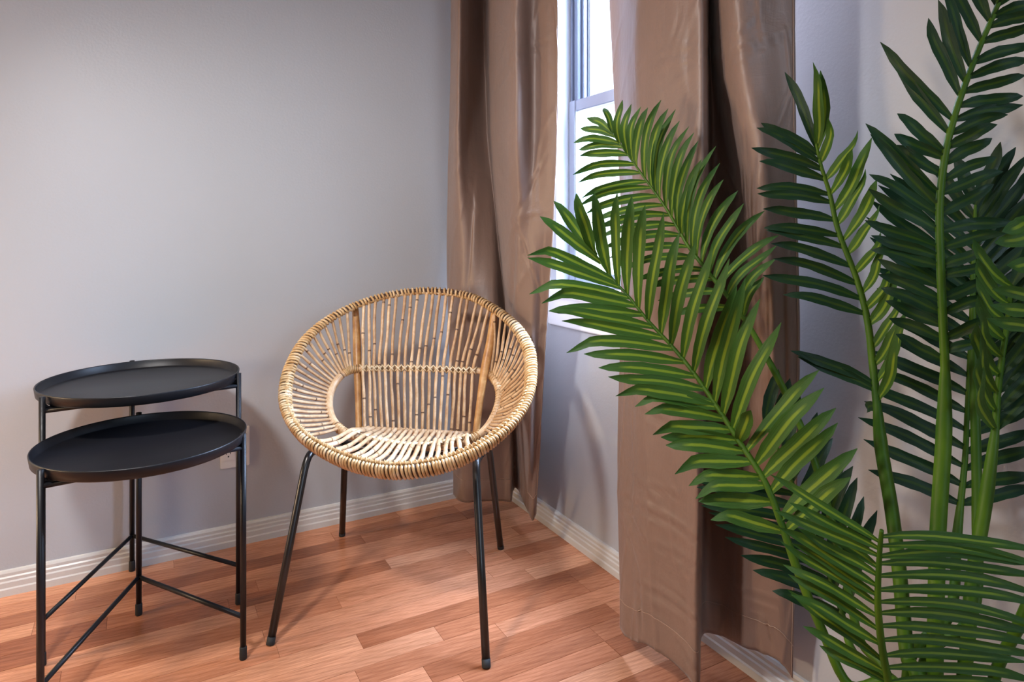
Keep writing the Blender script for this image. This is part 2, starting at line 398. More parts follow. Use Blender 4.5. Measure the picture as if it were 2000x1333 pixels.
def ell_sweep(path_i, off, ra, rb, sides=14):
    bm = bmesh.new(); rings = []
    for i in range(len(rim)):
        t, a, bb, fy = fr_rim(i); A = ra(fy) if callable(ra) else ra
        rings.append([bm.verts.new(rim[i]+a*math.cos(2*PI*k/sides)*A+bb*math.sin(2*PI*k/sides)*rb) for k in range(sides)])
    n = len(rings)
    for i in range(n):
        for k in range(sides): bm.faces.new((rings[i][k], rings[i][(k+1) % sides], rings[(i+1) % n][(k+1) % sides], rings[(i+1) % n][k]))
    return bm
RA = lambda fy: .012+.0065*fy
RB = .0085
obj('rim', ell_sweep(None, 0, lambda fy: RA(fy)-.002, RB-.0015), CORE, chair)
def lerp_rim(s):
    n = len(rim); s = s % n; i = int(s); f = s-i
    t1, a1, b1, f1 = fr_rim(i); t2, a2, b2, f2 = fr_rim((i+1) % n)
    return rim[i].lerp(rim[(i+1) % n], f), a1.lerp(a2, f).normalized(), b1.lerp(b2, f).normalized(), f1+(f2-f1)*f
# binding: one continuous cane strand wound round the rim
turns, sp = 218, 12; hp = []; n = len(rim)
for q in range(turns*sp):
    ph = 2*PI*q/sp; s = q/(turns*sp)*n+.16*math.sin(q/sp*1.7)
    c, a, bb, fy = lerp_rim(s); hp.append(c+a*math.cos(ph)*(RA(fy)+.0006)+bb*math.sin(ph)*(RB+.0006))
obj('rim_binding', tube(hp, .0037, 5, closed=True), WRAP, chair, label='pale cane strand wound round the rim')
# thin inner rod with its own sparse winding
inner = []
for i in range(len(rim)):
    t, a, bb, fy = fr_rim(i); inn = (cenr-rim[i]).normalized()
    inner.append(rim[i]+inn*(.011+.004*fy)+a*(.004+.010*fy))
obj('inner_rod', tube(inner[::2], .0042, 6, closed=True), WRAP, chair)
hp = []; turns2 = 150; sp2 = 7; n2 = len(inner)
for q in range(turns2*sp2):
    s = q/(turns2*sp2)*n2; i = int(s) % n2; f = s-int(s); c = inner[i].lerp(inner[(i+1) % n2], f); t, a, bb, fy = fr_rim(i); ph = 2*PI*q/sp2
    hp.append(c+a*math.cos(ph)*.0058+bb*math.sin(ph)*.0058)
obj('inner_binding', tube(hp, .0018, 4, closed=True), WRAP, chair)
def near(curve, px, py):
    return min(range(len(curve)), key=lambda i: (proj(curve[i])[0]-px)**2+(proj(curve[i])[1]-py)**2)
# inner hoop
hb, hf = P(818, 721, 1.985), P(809, 878, 1.765)
hn = U.cross(hb-hf).normalized()
hoop_px = [(689, 722), (722, 720), (815, 720), (910, 724), (947, 727), (968, 745), (976, 773), (969, 805), (951, 836), (922, 858), (878, 871), (837, 877), (790, 877), (744, 870), (695, 855), (665, 840), (646, 812), (643, 779), (652, 752), (670, 731)]
hoop = cr([plane_hit(x, y, hf, hn) for x, y in hoop_px], 8, True)
def hoop_r(i):
    px, py = proj(hoop[i]); side = min(1, max(0, abs(px-810)-90)/60)
    return .0078+.0040*side
obj('inner_hoop', tube(hoop, [hoop_r(i) for i in range(len(hoop))], 12, closed=True), CANE, chair, label='curved rattan hoop that borders both arm openings')
# seat bar
sb0, sb1 = P(707, 838, 1.935), P(932, 850, 1.885)
obj('seat_bar', tube([sb0, sb0.lerp(sb1, .5), sb1], .0085, 10), CANE, chair)
# back posts
def poly(pl): return [P(*q) for q in pl]
for pl in ([(694, 602, 2.075), (697, 666, 2.05), (698, 716, 2.02), (700, 780, 1.98), (701, 842, 1.94)],
           [(965, 612, 1.99), (958, 666, 1.97), (948, 716, 1.945), (938, 780, 1.91), (929, 852, 1.875)]):
    obj('back_post', tube(cr(poly(pl), 5), [.0100+.0032*math.sin(PI*min(1, i/20*1.3)) for i in range(21)], 12), POLE, chair, label='thick golden rattan upright')
rc = random.Random(3)
def spindle(name, pts, r=.0049):
    path = cr(pts, 6); m = len(path)
    ph = rc.random()*6
    path = [p+Vector((math.sin(i*.7+ph), math.cos(i*.9+ph), 0))*.0007 for i, p in enumerate(path)]
    obj(name, tube(path, [r*(1+.07*math.sin(i*1.1+ph)) for i in range(m)], 6), CANE, chair)
def lashing(c, a1, a2, r):
    """crossed cane tie around a spindle"""
    bm = bmesh.new(); nrm = (CAM-c).normalized()
    for s in (1, -1):
        d = (a1+a2*s).normalized()
        tube([c-d*r*1.6-nrm*r*.9, c-d*r*.9+nrm*r*.35, c+nrm*r*.75, c+d*r*.9+nrm*r*.35, c+d*r*1.6-nrm*r*.9], .0024, 4, bm=bm)
    obj('lashing', bm, LASH, chair)
rn_ = lambda c, x, y: near(c, *cq(x, y))
NB = 19
for k in range(NB):
    q = k/(NB-1)
    top = inner[rn_(inner, 668+(1432-668)*q, 190-85*math.sin(PI*q)+ (30*q))]
    mx, my = cq(660+(1342-660)*q, 565+22*q)
    ih = near(hoop, mx, my); mid = hoop[ih]+(CAM-hoop[ih]).normalized()*.0135
    bot = sb0.lerp(sb1, .03+.90*q)+Vector((0, 0, -.004))
    spindle('spindle', [top, top.lerp(mid, .5)-FW*.004, mid, mid.lerp(bot, .5)-FW*.003, bot])
    lashing(mid, U, Vector((0, 0, 1)), .0095)
# side spindles, left and right
def idx_range(curve, a, b, n, direction):
    ia, ib = near(curve, *cq(*a)), near(curve, *cq(*b)); N = len(curve)
    span = (ib-ia) % N if direction > 0 else -((ia-ib) % N)
    return [(ia+span*k/(n-1)) % N for k in range(n)]
def at(curve, s): i = int(s) % len(curve); return curve[i].lerp(curve[(i+1) % len(curve)], s-int(s))
for (ra, rb_, ha, hb_, nn, dr) in (((575, 215), (330, 985), (592, 575), (520, 945), 23, -1), ((1490, 215), (1480, 985), (1462, 615), (1425, 955), 23, 1)):
    R_ = idx_range(inner, ra, rb_, nn, dr); Hh = idx_range(hoop, ha, hb_, nn, dr)
    for k in range(nn):
        a, c = at(inner, R_[k]), at(hoop, Hh[k]); out = ((a+c)/2-cenr); out.z = min(out.z, 0)-.05; out.normalize()
        spindle('spindle', [a, a.lerp(c, .5)+out*.005, c], .0043)
# seat slats
NS = 19
for k in range(NS):
    q = k/(NS-1)
    rear = sb0.lerp(sb1, .06+.86*q)+Vector((0, 0, .004))
    xs = 585+(1290-585)*q; ys = 985+105*math.sin(PI*min(1, q*.98)**.85)*.9
    ih = near(hoop, *cq(xs, ys)); tie = hoop[ih]+Vector((0, 0, .0150))
    xf = 375+(1330-375)*q; yf = 1030+ (150*math.sin(PI*(.06+.80*q)))
    f = inner[rn_(inner, xf, yf)]
    m = tie.lerp(f, .55)+Vector((0, 0, -.006))
    spindle('seat_slat', [rear, rear.lerp(tie, .5)+Vector((0, 0, -.002)), tie, m, f], .0061)
    lashing(tie, U, FW*.6, .0100)
# wrapped joints of the hoop
def wrapped(curve, s0, s1, turns, r, rr, name='joint_binding'):
    hp = []
    for q in range(turns*8+1):
        s = s0+(s1-s0)*q/(turns*8); c = at(curve, s % len(curve)); t = (at(curve, (s+1) % len(curve))-c).normalized()
        u = t.orthogonal().normalized(); u = (Vector((0, 0, 1))-t*t.z).normalized() if abs(t.z) < .95 else u
        hp.append(c+(u*math.cos(2*PI*q/8)+t.cross(u)*math.sin(2*PI*q/8))*r)
    obj(name, tube(hp, rr, 4), WRAP, chair)
N = len(hoop)
wrapped(hoop, N-7, N+5, 9, .0125, .0019); wrapped(hoop, 30, 41, 8, .0125, .0019); wrapped(hoop, 42, 60, 13, .0122, .0012)
wrapped(hoop, 68, 76, 7, .0125, .0019); wrapped(hoop, 117, 123, 5, .0125, .0019)
# metal legs and the frame under the seat
legs = {'fl': ((-.583, 1.581), (-.535, 1.715)), 'fr': ((-.0585, 1.498), (-.092, 1.66)), 'rl': ((-.556, 2.146), (-.49, 1.93)), 'rr': ((-.0354, 2.059), (-.066, 1.86))}
ZF = .385
tops = {}
for k, (ft, tp) in legs.items():
    f0 = L(ft[0], ft[1], 0); t0 = L(tp[0], tp[1], ZF+(.028 if k[0] == 'f' else .008)); mate = {'fl': 'rl', 'rl': 'fl', 'fr': 'rr', 'rr': 'fr'}[k]
    m0 = L(legs[mate][1][0], legs[mate][1][1], ZF+.01); d = (m0-t0).normalized(); up = (t0-f0).normalized()
    tops[k] = t0+d*.05
    path = [f0+up*.012, f0.lerp(t0, .5)]+cr([t0-up*.045, t0-up*.018+d*.004, t0+d*.016-Vector((0, 0, .002)), t0+d*.05], 4)
    lg = obj('leg', tube(path, .0098, 12), LEG, chair)
    obj('foot_cap', tube([f0, f0+up*.002, f0+up*.018], [.0095, .0103, .0103], 12), RUB, lg)
obj('seat_frame', tube([tops['fl'], tops['rl']], .0088, 12), LEG, chair)
obj('seat_frame', tube([tops['fr'], tops['rr']], .0088, 12), LEG, chair)
for q in (.12, .85):
    a = tops['fl'].lerp(tops['rl'], q); c = tops['fr'].lerp(tops['rr'], q)
    obj('cross_bar', tube([a, c], .007, 10), LEG, chair)

# ------------------------------------------------------------------ curtains
def crease_depth(x, y, creases):
    """sharp pressed creases: (x0, y0, x1, y1, half width, depth in m), a valley with a soft ridge beside it"""
    tot = 0
    for x0, y0, x1, y1, wd, dp in creases:
        dx, dy = x1-x0, y1-y0; l2 = dx*dx+dy*dy; t = max(0, min(1, ((x-x0)*dx+(y-y0)*dy)/l2))
        px, py = x0+dx*t, y0+dy*t; dist = math.hypot(x-px, y-py)
        if dist > wd*5: continue
        side = 1 if (x-x0)*dy-(y-y0)*dx > 0 else -1; fade = math.sin(PI*min(1, max(0, .12+.76*t)))
        tot += fade*dp*(-math.exp(-(dist/wd)**2)+(.9 if side > 0 else .3)*math.exp(-((dist-wd*2.2)/(wd*1.4))**2))
    return tot*.8
def curtain(name, levels, hem, nsub, nz, label, seed, creases=()):
    """levels: [(z, [(px, d)...])]; hem: list of hem heights per column"""
    ob = empty(name, (wall_col(*levels[0][1][len(levels[0][1])//2])+(0,)), label, 'curtain')
    rows = []
    for z, cols in levels:
        p = cr([Vector((*wall_col(px, d), 0)) for px, d in cols], nsub); rows.append((z, p))
    hz = cr([Vector((h, 0, 0)) for h in hem], nsub)
    ncol = len(hz); zs = [z for z, _ in rows]
    verts = []
    for j in range(nz+1):
        tj = j/nz
        for i in range(ncol):
            z = hz[i].x+(zs[0]-hz[i].x)*tj
            # catmull interpolation between levels
            k = 0
            while k < len(zs)-2 and z < zs[k+1]: k += 1
            t = max(0, min(1, (z-zs[k+1])/(zs[k]-zs[k+1])))
            a, bq, c, d = [rows[max(0, min(len(rows)-1, m))][1][i] for m in (k+2, k+1, k, k-1)]
            v = .5*((2*bq)+(c-a)*t+(2*a-5*bq+4*c-d)*t*t+(3*bq-a-3*c+d)*t**3)
            u_ = i*6/nsub
            nz_ = noise.noise(Vector((u_*.10+seed, z*1.2, seed)))*.008+noise.noise(Vector((u_*.22+seed, z*4, 3)))*.0015
            cre = abs(noise.noise(Vector((u_*.10-z*2.5+seed, z*3.0+u_*.04, 9))))
            nz_ -= .0022*max(0, 1-cre*9)
            if creases:
                qx, qy = proj(Vector((v.x, v.y, z))); nz_ -= crease_depth(qx, qy, creases)
            verts.append((min(v.x+nz_, -.024), min(v.y+nz_*.5, -.006), z))
    faces = [(j*ncol+i, j*ncol+i+1, (j+1)*ncol+i+1, (j+1)*ncol+i) for j in range(nz) for i in range(ncol-1)]
    o = obj('curtain_panel', (verts, [], faces), FAB, ob)
    md = o.modifiers.new('thickness', 'SOLIDIFY'); md.thickness = .0016; md.offset = 0
    # stitched hem line and side seam standing slightly proud
    def seam(ids, off=.0022):
        path = []
        for q in ids:
            v = Vector(verts[q]); d = (CAM-v); d.z = 0; path.append(v+d.normalized()*off)
        obj('seam', tube(path, .0009, 4), THREAD, ob)
    jh = max(1, round(nz*.035)); seam([jh*ncol+i for i in range(ncol)])
    seam([j*ncol+ncol-3 for j in range(nz+1)])
    return ob
ZT = 2.22
curtain('curtain', [
    (ZT, [(880, .225), (896, .272), (917, .205), (940, .13), (950, .12), (956, .17), (966, .22), (1002, .285), (1040, .225), (1072, .205), (1089, .20)]),
    (1.7, [(881, .225), (896, .272), (917, .205), (940, .13), (951, .12), (957, .17), (966, .22), (1002, .285), (1040, .225), (1072, .205), (1089, .20)]),
    (1.3, [(877, .228), (893, .272), (917, .21), (948, .13), (958, .12), (963, .17), (972, .22), (1004, .282), (1040, .22), (1072, .20), (1088, .19)]),
    (.95, [(873, .235), (894, .255), (922, .22), (962, .15), (974, .12), (979, .16), (988, .21), (1006, .24), (1038, .22), (1064, .19), (1079, .18)]),
    (.6, [(876, .25), (896, .265), (926, .23), (968, .18), (990, .11), (994, .13), (1004, .18), (1020, .20), (1038, .19), (1052, .16), (1064, .15)]),
    (.3, [(882, .27), (902, .275), (935, .23), (980, .15), (998, .12), (1000, .10), (1006, .09), (1018, .12), (1034, .155), (1045, .13), (1055, .12)]),
    (.08, [(885, .28), (905, .275), (940, .22), (982, .15), (998, .125), (1001, .10), (1006, .08), (1018, .085), (1030, .10), (1041, .11), (1047, .10)])],
    [.10, .10, .098, .092, .09, .10, .11, .105, .085, .07, .09], 12, 230,
    'left taupe satin curtain hanging in the corner behind the rattan chair', 2.0,
    [(1000, 60, 1003, 190, 4, .006), (1001, 120, 1088, 70, 3, .004), (1000, 130, 968, 180, 3, .004), (1002, 200, 1006, 430, 5, .005), (1004, 430, 1078, 418, 2.5, .004), (1005, 432, 1062, 600, 2.5, .004),
     (1004, 428, 1070, 300, 3, .003), (1006, 435, 1000, 640, 4, .006), (876, 276, 960, 278, 2, .002), (966, 278, 1088, 282, 2, .0022), (905, 130, 935, 300, 5, .006), (930, 280, 915, 560, 5, .006),
     (890, 300, 935, 420, 3, .003), (1010, 700, 1070, 640, 4, .004), (1020, 760, 1062, 740, 3, .004), (1000, 40, 1085, 150, 3, .0025)])
curtain('curtain', [
    (ZT, [(1183, .09), (1208, .12), (1240, .20), (1262, .245), (1300, .26), (1340, .26), (1374, .24), (1380, .12), (1388, .12), (1394, .22), (1425, .25), (1480, .235), (1526, .19), (1551, .16)]),
    (1.75, [(1187, .09), (1210, .12), (1240, .20), (1258, .245), (1295, .26), (1340, .26), (1376, .24), (1381, .12), (1388, .12), (1394, .22), (1425, .25), (1480, .235), (1526, .19), (1551, .16)]),
    (1.35, [(1200, .09), (1214, .12), (1233, .19), (1250, .23), (1290, .255), (1340, .255), (1379, .235), (1384, .11), (1396, .10), (1410, .20), (1438, .245), (1482, .22), (1526, .18), (1553, .155)]),
    (1.08, [(1212, .11), (1222, .14), (1238, .19), (1255, .22), (1292, .245), (1340, .25), (1380, .235), (1387, .10), (1430, .085), (1448, .14), (1466, .21), (1492, .225), (1528, .18), (1556, .15)]),
    (.8, [(1213, .14), (1223, .165), (1238, .20), (1256, .22), (1295, .235), (1340, .24), (1377, .22), (1386, .10), (1440, .08), (1462, .12), (1484, .18), (1505, .20), (1534, .17), (1562, .14)]),
    (.45, [(1207, .18), (1220, .20), (1236, .215), (1256, .225), (1295, .23), (1338, .225), (1371, .205), (1376, .09), (1415, .07), (1438, .085), (1465, .12), (1490, .13), (1520, .12), (1556, .09)]),
    (.08, [(1212, .20), (1224, .212), (1240, .22), (1262, .225), (1300, .22), (1338, .21), (1366, .195), (1370, .11), (1400, .075), (1424, .07), (1455, .085), (1488, .078), (1524, .065), (1548, .05)])],
    [.046, .05, .062, .082, .080, .072, .062, .09, .092, .096, .116, .122, .122, .09], 11, 240,
    'wide right taupe curtain with a deep dark fold, beside the palm', 7.0,
    [(1395, 122, 1549, 66, 3, .006), (1376, 96, 1232, 136, 3, .004), (1376, 92, 1300, 60, 3, .003), (1378, 104, 1290, 170, 3, .003), (1398, 128, 1440, 250, 5, .007), (1548, 160, 1487, 320, 2, .004),
     (1396, 118, 1500, 20, 3, .004), (1330, 20, 1310, 90, 3, .003), (1216, 970, 1366, 1058, 4, .006), (1216, 985, 1262, 1062, 3, .005), (1262, 1060, 1368, 1108, 3, .004), (1214, 1010, 1250, 1120, 3, .004),
     (1214, 1128, 1268, 1152, 3, .004), (1268, 1150, 1366, 1218, 4, .006), (1262, 1120, 1366, 1196, 3, .004), (1240, 1170, 1300, 1205, 3, .004), (1230, 940, 1365, 985, 3, .003), (1215, 900, 1290, 1000, 3, .003),
     (1320, 1250, 1362, 1318, 2.5, .005), (1250, 1130, 1254, 1240, 3, .004), (1436, 1150, 1524, 1184, 3, .004), (1494, 1205, 1510, 1268, 2, .004), (1440, 1180, 1500, 1200, 3, .003), (1216, 780, 1340, 850, 4, .003),
     (1400, 300, 1462, 420, 4, .005), (1480, 420, 1550, 430, 3, .003), (1470, 560, 1478, 760, 4, .005), (1500, 520, 1506, 800, 4, .004), (1530, 540, 1536, 820, 4, .004)])
ZT += .004
rod = empty('curtain_rod', (-.17, -.9, ZT), 'dark curtain rod above the window carrying both taupe curtains', 'curtain rod')
obj('pole', tube([Vector((-.17, -.06, ZT+.012)), Vector((-.17, -1.75, ZT+.012))], .012, 12), LEG, rod)
for yy in (-.1, -1.7): obj('bracket', tube([Vector((0, yy, ZT-.02)), Vector((-.17, yy, ZT)), ], .007, 8), LEG, rod)

# ------------------------------------------------------------------ artificial palm
pot_c = L(.565, .86, 0)
palm = empty('palm_plant', pot_c, 'tall green palm with arching feathery fronds at the right, before the curtain', 'plant')
obj('pot', lathe([(0, 0), (.105, 0), (.112, .01), (.145, .27), (.15, .285), (.145, .29), (.136, .285), (.13, .25), (0, .25)], 48, pot_c.x, pot_c.y), POT, palm)
obj('soil', lathe([(0, .262), (.131, .26), (.129, .24), (0, .24)], 32, pot_c.x, pot_c.y), SOIL, palm)
rl = random.Random(21)
def leaflet(a, t, w, mat, parent, bow, fold=.28, twist=0, nrm=None, kink=0):
    ax = (t-a); ln = ax.length; dirn = ax.normalized(); view = (CAM-(a+t)/2).normalized()
    n0 = nrm or view
    side = dirn.cross(n0).normalized(); n1 = side.cross(dirn)
    ca, sa = math.cos(twist), math.sin(twist); side, n1 = side*ca+n1*sa, n1*ca-side*sa
    c = (a+t)/2+bow; NSEG = 9; bm = bmesh.new(); uvl = bm.loops.layers.uv.verify(); rows = []
    prof = (.34, .66, .88, .98, 1.0, 1.0, .96, .84, .56, .04)
    ph = rl.random()*6
    for i in range(NSEG+1):
        q = i/NSEG; p = a*(1-q)**2+c*2*q*(1-q)+t*q*q
        if kink and q > .75: p = p+Vector((0, 0, -1))*kink*ln*(q-.75)*1.5
        p = p+n1*(.0035*math.sin(q*8+ph)*q)+side*(.0022*math.sin(q*6.3+ph*2)*q)
        tw = .32*math.sin(q*4+ph); s_ = side*math.cos(tw)+n1*math.sin(tw); h = w*prof[i]/2*(1+.06*math.sin(i*2.3+ph))
        p.x = min(p.x, -.025)
        rows.append([bm.verts.new(p-s_*h+n1*h*fold), bm.verts.new(p-n1*h*fold*.4), bm.verts.new(p+s_*h+n1*h*fold)])
    for i in range(NSEG):
        for k in range(2):
            f = bm.faces.new((rows[i][k], rows[i][k+1], rows[i+1][k+1], rows[i+1][k]))
            for lp, (uu, vv) in zip(f.loops, ((k/2, i), ((k+1)/2, i), ((k+1)/2, i+1), (k/2, i+1))): lp[uvl].uv = (uu, vv/NSEG)
    obj('leaflet', bm, mat, parent)
def frond(rach, stem, r0, r1, mat, groups, foot, stem_r=None):
    """rach: tip->base [(px,py,D)]; stem: further points to the pot; groups: dicts of leaflets"""
    top = cr([P(*q) for q in rach], 8); pts = [P(*q) for q in rach]
    n_r = len(top)
    lower = cr([pts[-1]]+[P(*q) for q in stem]+[pot_c+Vector((foot[0], foot[1], .40)), pot_c+Vector((foot[0]*.8, foot[1]*.8, .245))], 6)
    path = top+lower[1:]; sr = stem_r or r1*1.35
    rad = [r0+(r1-r0)*(i/(n_r-1))**.8 for i in range(n_r)]+[r1+(sr-r1)*min(1, (i+1)/5) for i in range(len(lower)-1)]
    fo = obj('frond', tube(path, rad, 8), STEM, palm)
    s = [0]
    for i in range(1, n_r): s.append(s[-1]+(top[i]-top[i-1]).length)
    def base_at(u):
        x = u*s[-1]
        for i in range(1, n_r):
            if s[i] >= x: return top[i-1].lerp(top[i], (x-s[i-1])/max(1e-6, s[i]-s[i-1]))
        return top[-1]
    def near_base(px, py): i = near(top, px, py); return top[i]
    for g in groups:
        lst = []
        if 'list' in g:
            for bx, by, tx, ty in g['list']: lst.append((near_base(bx, by), tx, ty))
        else:
            ks = g['keys']; n = g['n']
            for k in range(n):
                u = ks[0][0]+(ks[-1][0]-ks[0][0])*k/(n-1)
                for j in range(len(ks)-1):
                    if ks[j+1][0] >= u-1e-9: break
                f = (u-ks[j][0])/(ks[j+1][0]-ks[j][0]); tx = ks[j][1]+(ks[j+1][1]-ks[j][1])*f; ty = ks[j][2]+(ks[j+1][2]-ks[j][2])*f
                jt = g.get('jit', 7); lst.append((base_at(u), tx+rl.uniform(-jt, jt), ty+rl.uniform(-jt, jt)))
        for a, tx, ty in lst:
            D = (a-CAM).dot(FW)+g.get('dd', 0)+rl.uniform(-.012, .012)
            t = P(tx, ty, D); ln = (t-a).length
            bw = Vector((0, 0, 1))*g.get('up', .06)*ln+RT*g.get('rt', 0)*ln+FW*g.get('fw', 0)*ln
            leaflet(a, t, g.get('w', .021)*rl.uniform(.9, 1.08), g.get('mat', mat), fo, bw, g.get('fold', .3), g.get('tw', 0)+rl.uniform(-.2, .2), kink=g.get('kink', 0)*(rl.random() < .4))
    return fo
# big frond that arches across the curtain towards the window
F1L = [(1175, 517, 1054, 424), (1166, 500, 1081, 393), (1200, 545, 1030, 475), (1212, 563, 1030, 505), (1228, 582, 1033, 548), (1240, 596, 1058, 568), (1255, 614, 1071, 606),
       (1274, 639, 1074, 607), (1299, 664, 1097, 628), (1313, 686, 1106, 662), (1335, 709, 1140, 690), (1360, 736, 1169, 716), (1375, 765, 1188, 736), (1393, 794, 1202, 752), (1400, 803, 1240, 772), (1414, 819, 1259, 792),
       (1430, 842, 1275, 833), (1440, 860, 1291, 852), (1457, 886, 1300, 868), (1470, 905, 1318, 907), (1486, 934, 1345, 932), (1494, 950, 1358, 955), (1511, 986, 1364, 980), (1530, 1040, 1388, 1000)]
F1R = [(1162, 497, 1127, 378), (1190, 536, 1160, 376), (1211, 555, 1206, 376), (1224, 580, 1234, 382), (1246, 606, 1259, 400), (1267, 629, 1299, 415), (1293, 651, 1327, 455), (1313, 678, 1356, 472),
       (1335, 702, 1392, 480), (1357, 729, 1424, 505), (1381, 764, 1440, 560), (1400, 788, 1456, 545), (1419, 813, 1481, 583), (1435, 837, 1523, 629), (1449, 861, 1470, 800), (1459, 886, 1600, 722), (1475, 909, 1606, 756), (1495, 930, 1634, 800), (1515, 955, 1636, 826), (1540, 1005, 1674, 876), (1548, 1050, 1662, 930)]
frond([(1158, 490, 1.27), (1195, 543, 1.24), (1230, 582, 1.21), (1266, 627, 1.18), (1317, 682, 1.145), (1360, 736, 1.11), (1407, 805, 1.07), (1443, 862, 1.04), (1479, 916, 1.01), (1504, 963, .99), (1532, 1040, .97)],
      [(1560, 1120, .95), (1605, 1230, .92), (1660, 1340, .89)], .0018, .0055, LEAF,
      [dict(list=F1L, dd=.03, up=.045, w=.0215, kink=.35), dict(list=F1R, dd=-.05, up=.0, rt=-.04, w=.0225, tw=.2)], (-.05, .03), .0065)
F2R = [(1205, 279, 1216, 195), (1228, 305, 1231, 203), (1236, 316, 1249, 208), (1244, 325, 1266, 210), (1264, 350, 1290, 195), (1276, 366, 1304, 212), (1284, 378, 1317, 213), (1290, 392, 1327, 236), (1300, 405, 1343, 246), (1316, 427, 1356, 259), (1325, 445, 1364, 275),
       (1334, 460, 1373, 312), (1343, 477, 1396, 284), (1352, 492, 1404, 318), (1362, 505, 1412, 350), (1372, 518, 1440, 372), (1384, 532, 1455, 398), (1394, 545, 1492, 411), (1408, 560, 1521, 460), (1420, 575, 1518, 480), (1440, 600, 1514, 503), (1455, 622, 1490, 540)]
F2L = [(1195, 262, 1180, 209), (1198, 263, 1148, 230), (1200, 268, 1132, 251), (1206, 281, 1120, 277), (1214, 294, 1129, 292), (1226, 307, 1132, 307), (1238, 325, 1119, 339), (1247, 340, 1129, 357), (1264, 356, 1136, 388), (1272, 368, 1128, 402), (1287, 385, 1144, 419),
       (1297, 402, 1155, 438), (1307, 418, 1166, 446), (1320, 438, 1172, 466), (1333, 457, 1178, 484), (1345, 480, 1190, 505), (1362, 505, 1215, 525), (1380, 528, 1240, 548), (1396, 548, 1262, 566), (1415, 570, 1285, 590), (1440, 600, 1312, 618)]
frond([(1194, 258, 1.33), (1231, 309, 1.30), (1264, 355, 1.27), (1297, 401, 1.24), (1327, 451, 1.21), (1345, 482, 1.19), (1380, 528, 1.16), (1420, 578, 1.13), (1465, 640, 1.10)],
      [(1530, 760, 1.06), (1590, 900, 1.02), (1640, 1080, .97), (1680, 1250, .92)], .0016, .0045, LEAF,
      [dict(list=F2R, dd=-.03, up=.04, rt=-.17, w=.016, tw=.3), dict(list=F2L, dd=.04, up=.15, w=.0155)], (-.045, .045), .006)
# dark frond low behind the big one
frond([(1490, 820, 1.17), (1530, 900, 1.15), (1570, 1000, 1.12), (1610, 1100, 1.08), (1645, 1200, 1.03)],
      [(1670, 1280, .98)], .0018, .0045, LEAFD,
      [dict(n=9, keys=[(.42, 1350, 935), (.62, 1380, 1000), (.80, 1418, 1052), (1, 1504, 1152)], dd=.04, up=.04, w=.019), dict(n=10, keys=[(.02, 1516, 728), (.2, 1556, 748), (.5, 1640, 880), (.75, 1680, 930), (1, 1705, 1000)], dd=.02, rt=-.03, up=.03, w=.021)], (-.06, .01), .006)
# upright frond left of the tall one
F4L = [(1593, 297, 1535, 141), (1593, 300, 1485, 241), (1597, 315, 1479, 248), (1604, 330, 1467, 290), (1610, 352, 1483, 316), (1621, 380, 1478, 366), (1624, 392, 1480, 378), (1635, 430, 1490, 411), (1637, 462, 1492, 446), (1645, 490, 1495, 452), (1655, 520, 1506, 476), (1668, 556, 1511, 503), (1680, 590, 1490, 538), (1690, 610, 1530, 575), (1701, 750, 1542, 688), (1704, 766, 1556, 700), (1712, 790, 1690, 800)]
F4R = [(1596, 290, 1585, 122), (1598, 295, 1603, 138), (1604, 320, 1622, 230), (1612, 350, 1676, 255), (1620, 380, 1664, 290), (1628, 410, 1700, 268), (1637, 440, 1690, 330), (1645, 468, 1712, 350), (1655, 500, 1716, 400), (1665, 540, 1724, 455), (1676, 580, 1727, 480), (1685, 610, 1742, 530), (1690, 640, 1752, 545), (1697, 680, 1758, 575), (1702, 715, 1764, 608), (1708, 750, 1768, 612), (1713, 785, 1752, 660)]
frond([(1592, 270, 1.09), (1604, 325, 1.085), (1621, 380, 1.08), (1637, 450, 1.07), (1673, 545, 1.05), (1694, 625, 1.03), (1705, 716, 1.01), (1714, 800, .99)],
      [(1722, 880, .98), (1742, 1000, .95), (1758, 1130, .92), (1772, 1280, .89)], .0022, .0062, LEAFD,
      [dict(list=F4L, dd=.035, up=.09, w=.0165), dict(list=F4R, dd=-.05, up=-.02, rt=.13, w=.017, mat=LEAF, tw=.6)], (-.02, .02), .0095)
# tallest frond
F5L = [(1950, 10, 1905, -120), (1935, 45, 1878, -90), (1917, 83, 1850, -60), (1900, 130, 1845, -30), (1888, 160, 1832, 0), (1878, 190, 1812, 34), (1862, 235, 1716, 84), (1856, 262, 1738, 110), (1849, 300, 1752, 222), (1846, 310, 1745, 264), (1843, 345, 1750, 285), (1838, 375, 1690, 242), (1837, 402, 1700, 262), (1836, 425, 1700, 338), (1835, 450, 1694, 372), (1836, 480, 1688, 432), (1836, 505, 1700, 462), (1837, 530, 1702, 486), (1838, 555, 1712, 508), (1840, 582, 1716, 535), (1841, 610, 1722, 560), (1842, 640, 1728, 590), (1843, 670, 1738, 620), (1844, 700, 1748, 655)]
F5R = [(1950, 10, 2030, -60), (1940, 35, 2035, 2), (1930, 55, 2035, 25), (1917, 83, 2030, 50), (1903, 120, 2020, 84), (1893, 150, 2015, 112), (1884, 178, 2005, 150), (1874, 208, 2000, 190), (1862, 236, 1998, 205), (1856, 265, 1966, 222), (1850, 290, 1949, 244), (1846, 320, 1938, 270), (1843, 350, 1946, 305), (1838, 385, 1962, 335), (1836, 415, 1945, 362), (1836, 450, 1979, 433), (1836, 480, 1962, 455), (1837, 515, 1925, 492), (1838, 545, 1950, 520), (1840, 580, 1940, 550), (1842, 620, 1945, 580), (1843, 660, 1940, 625), (1844, 695, 1935, 665)]
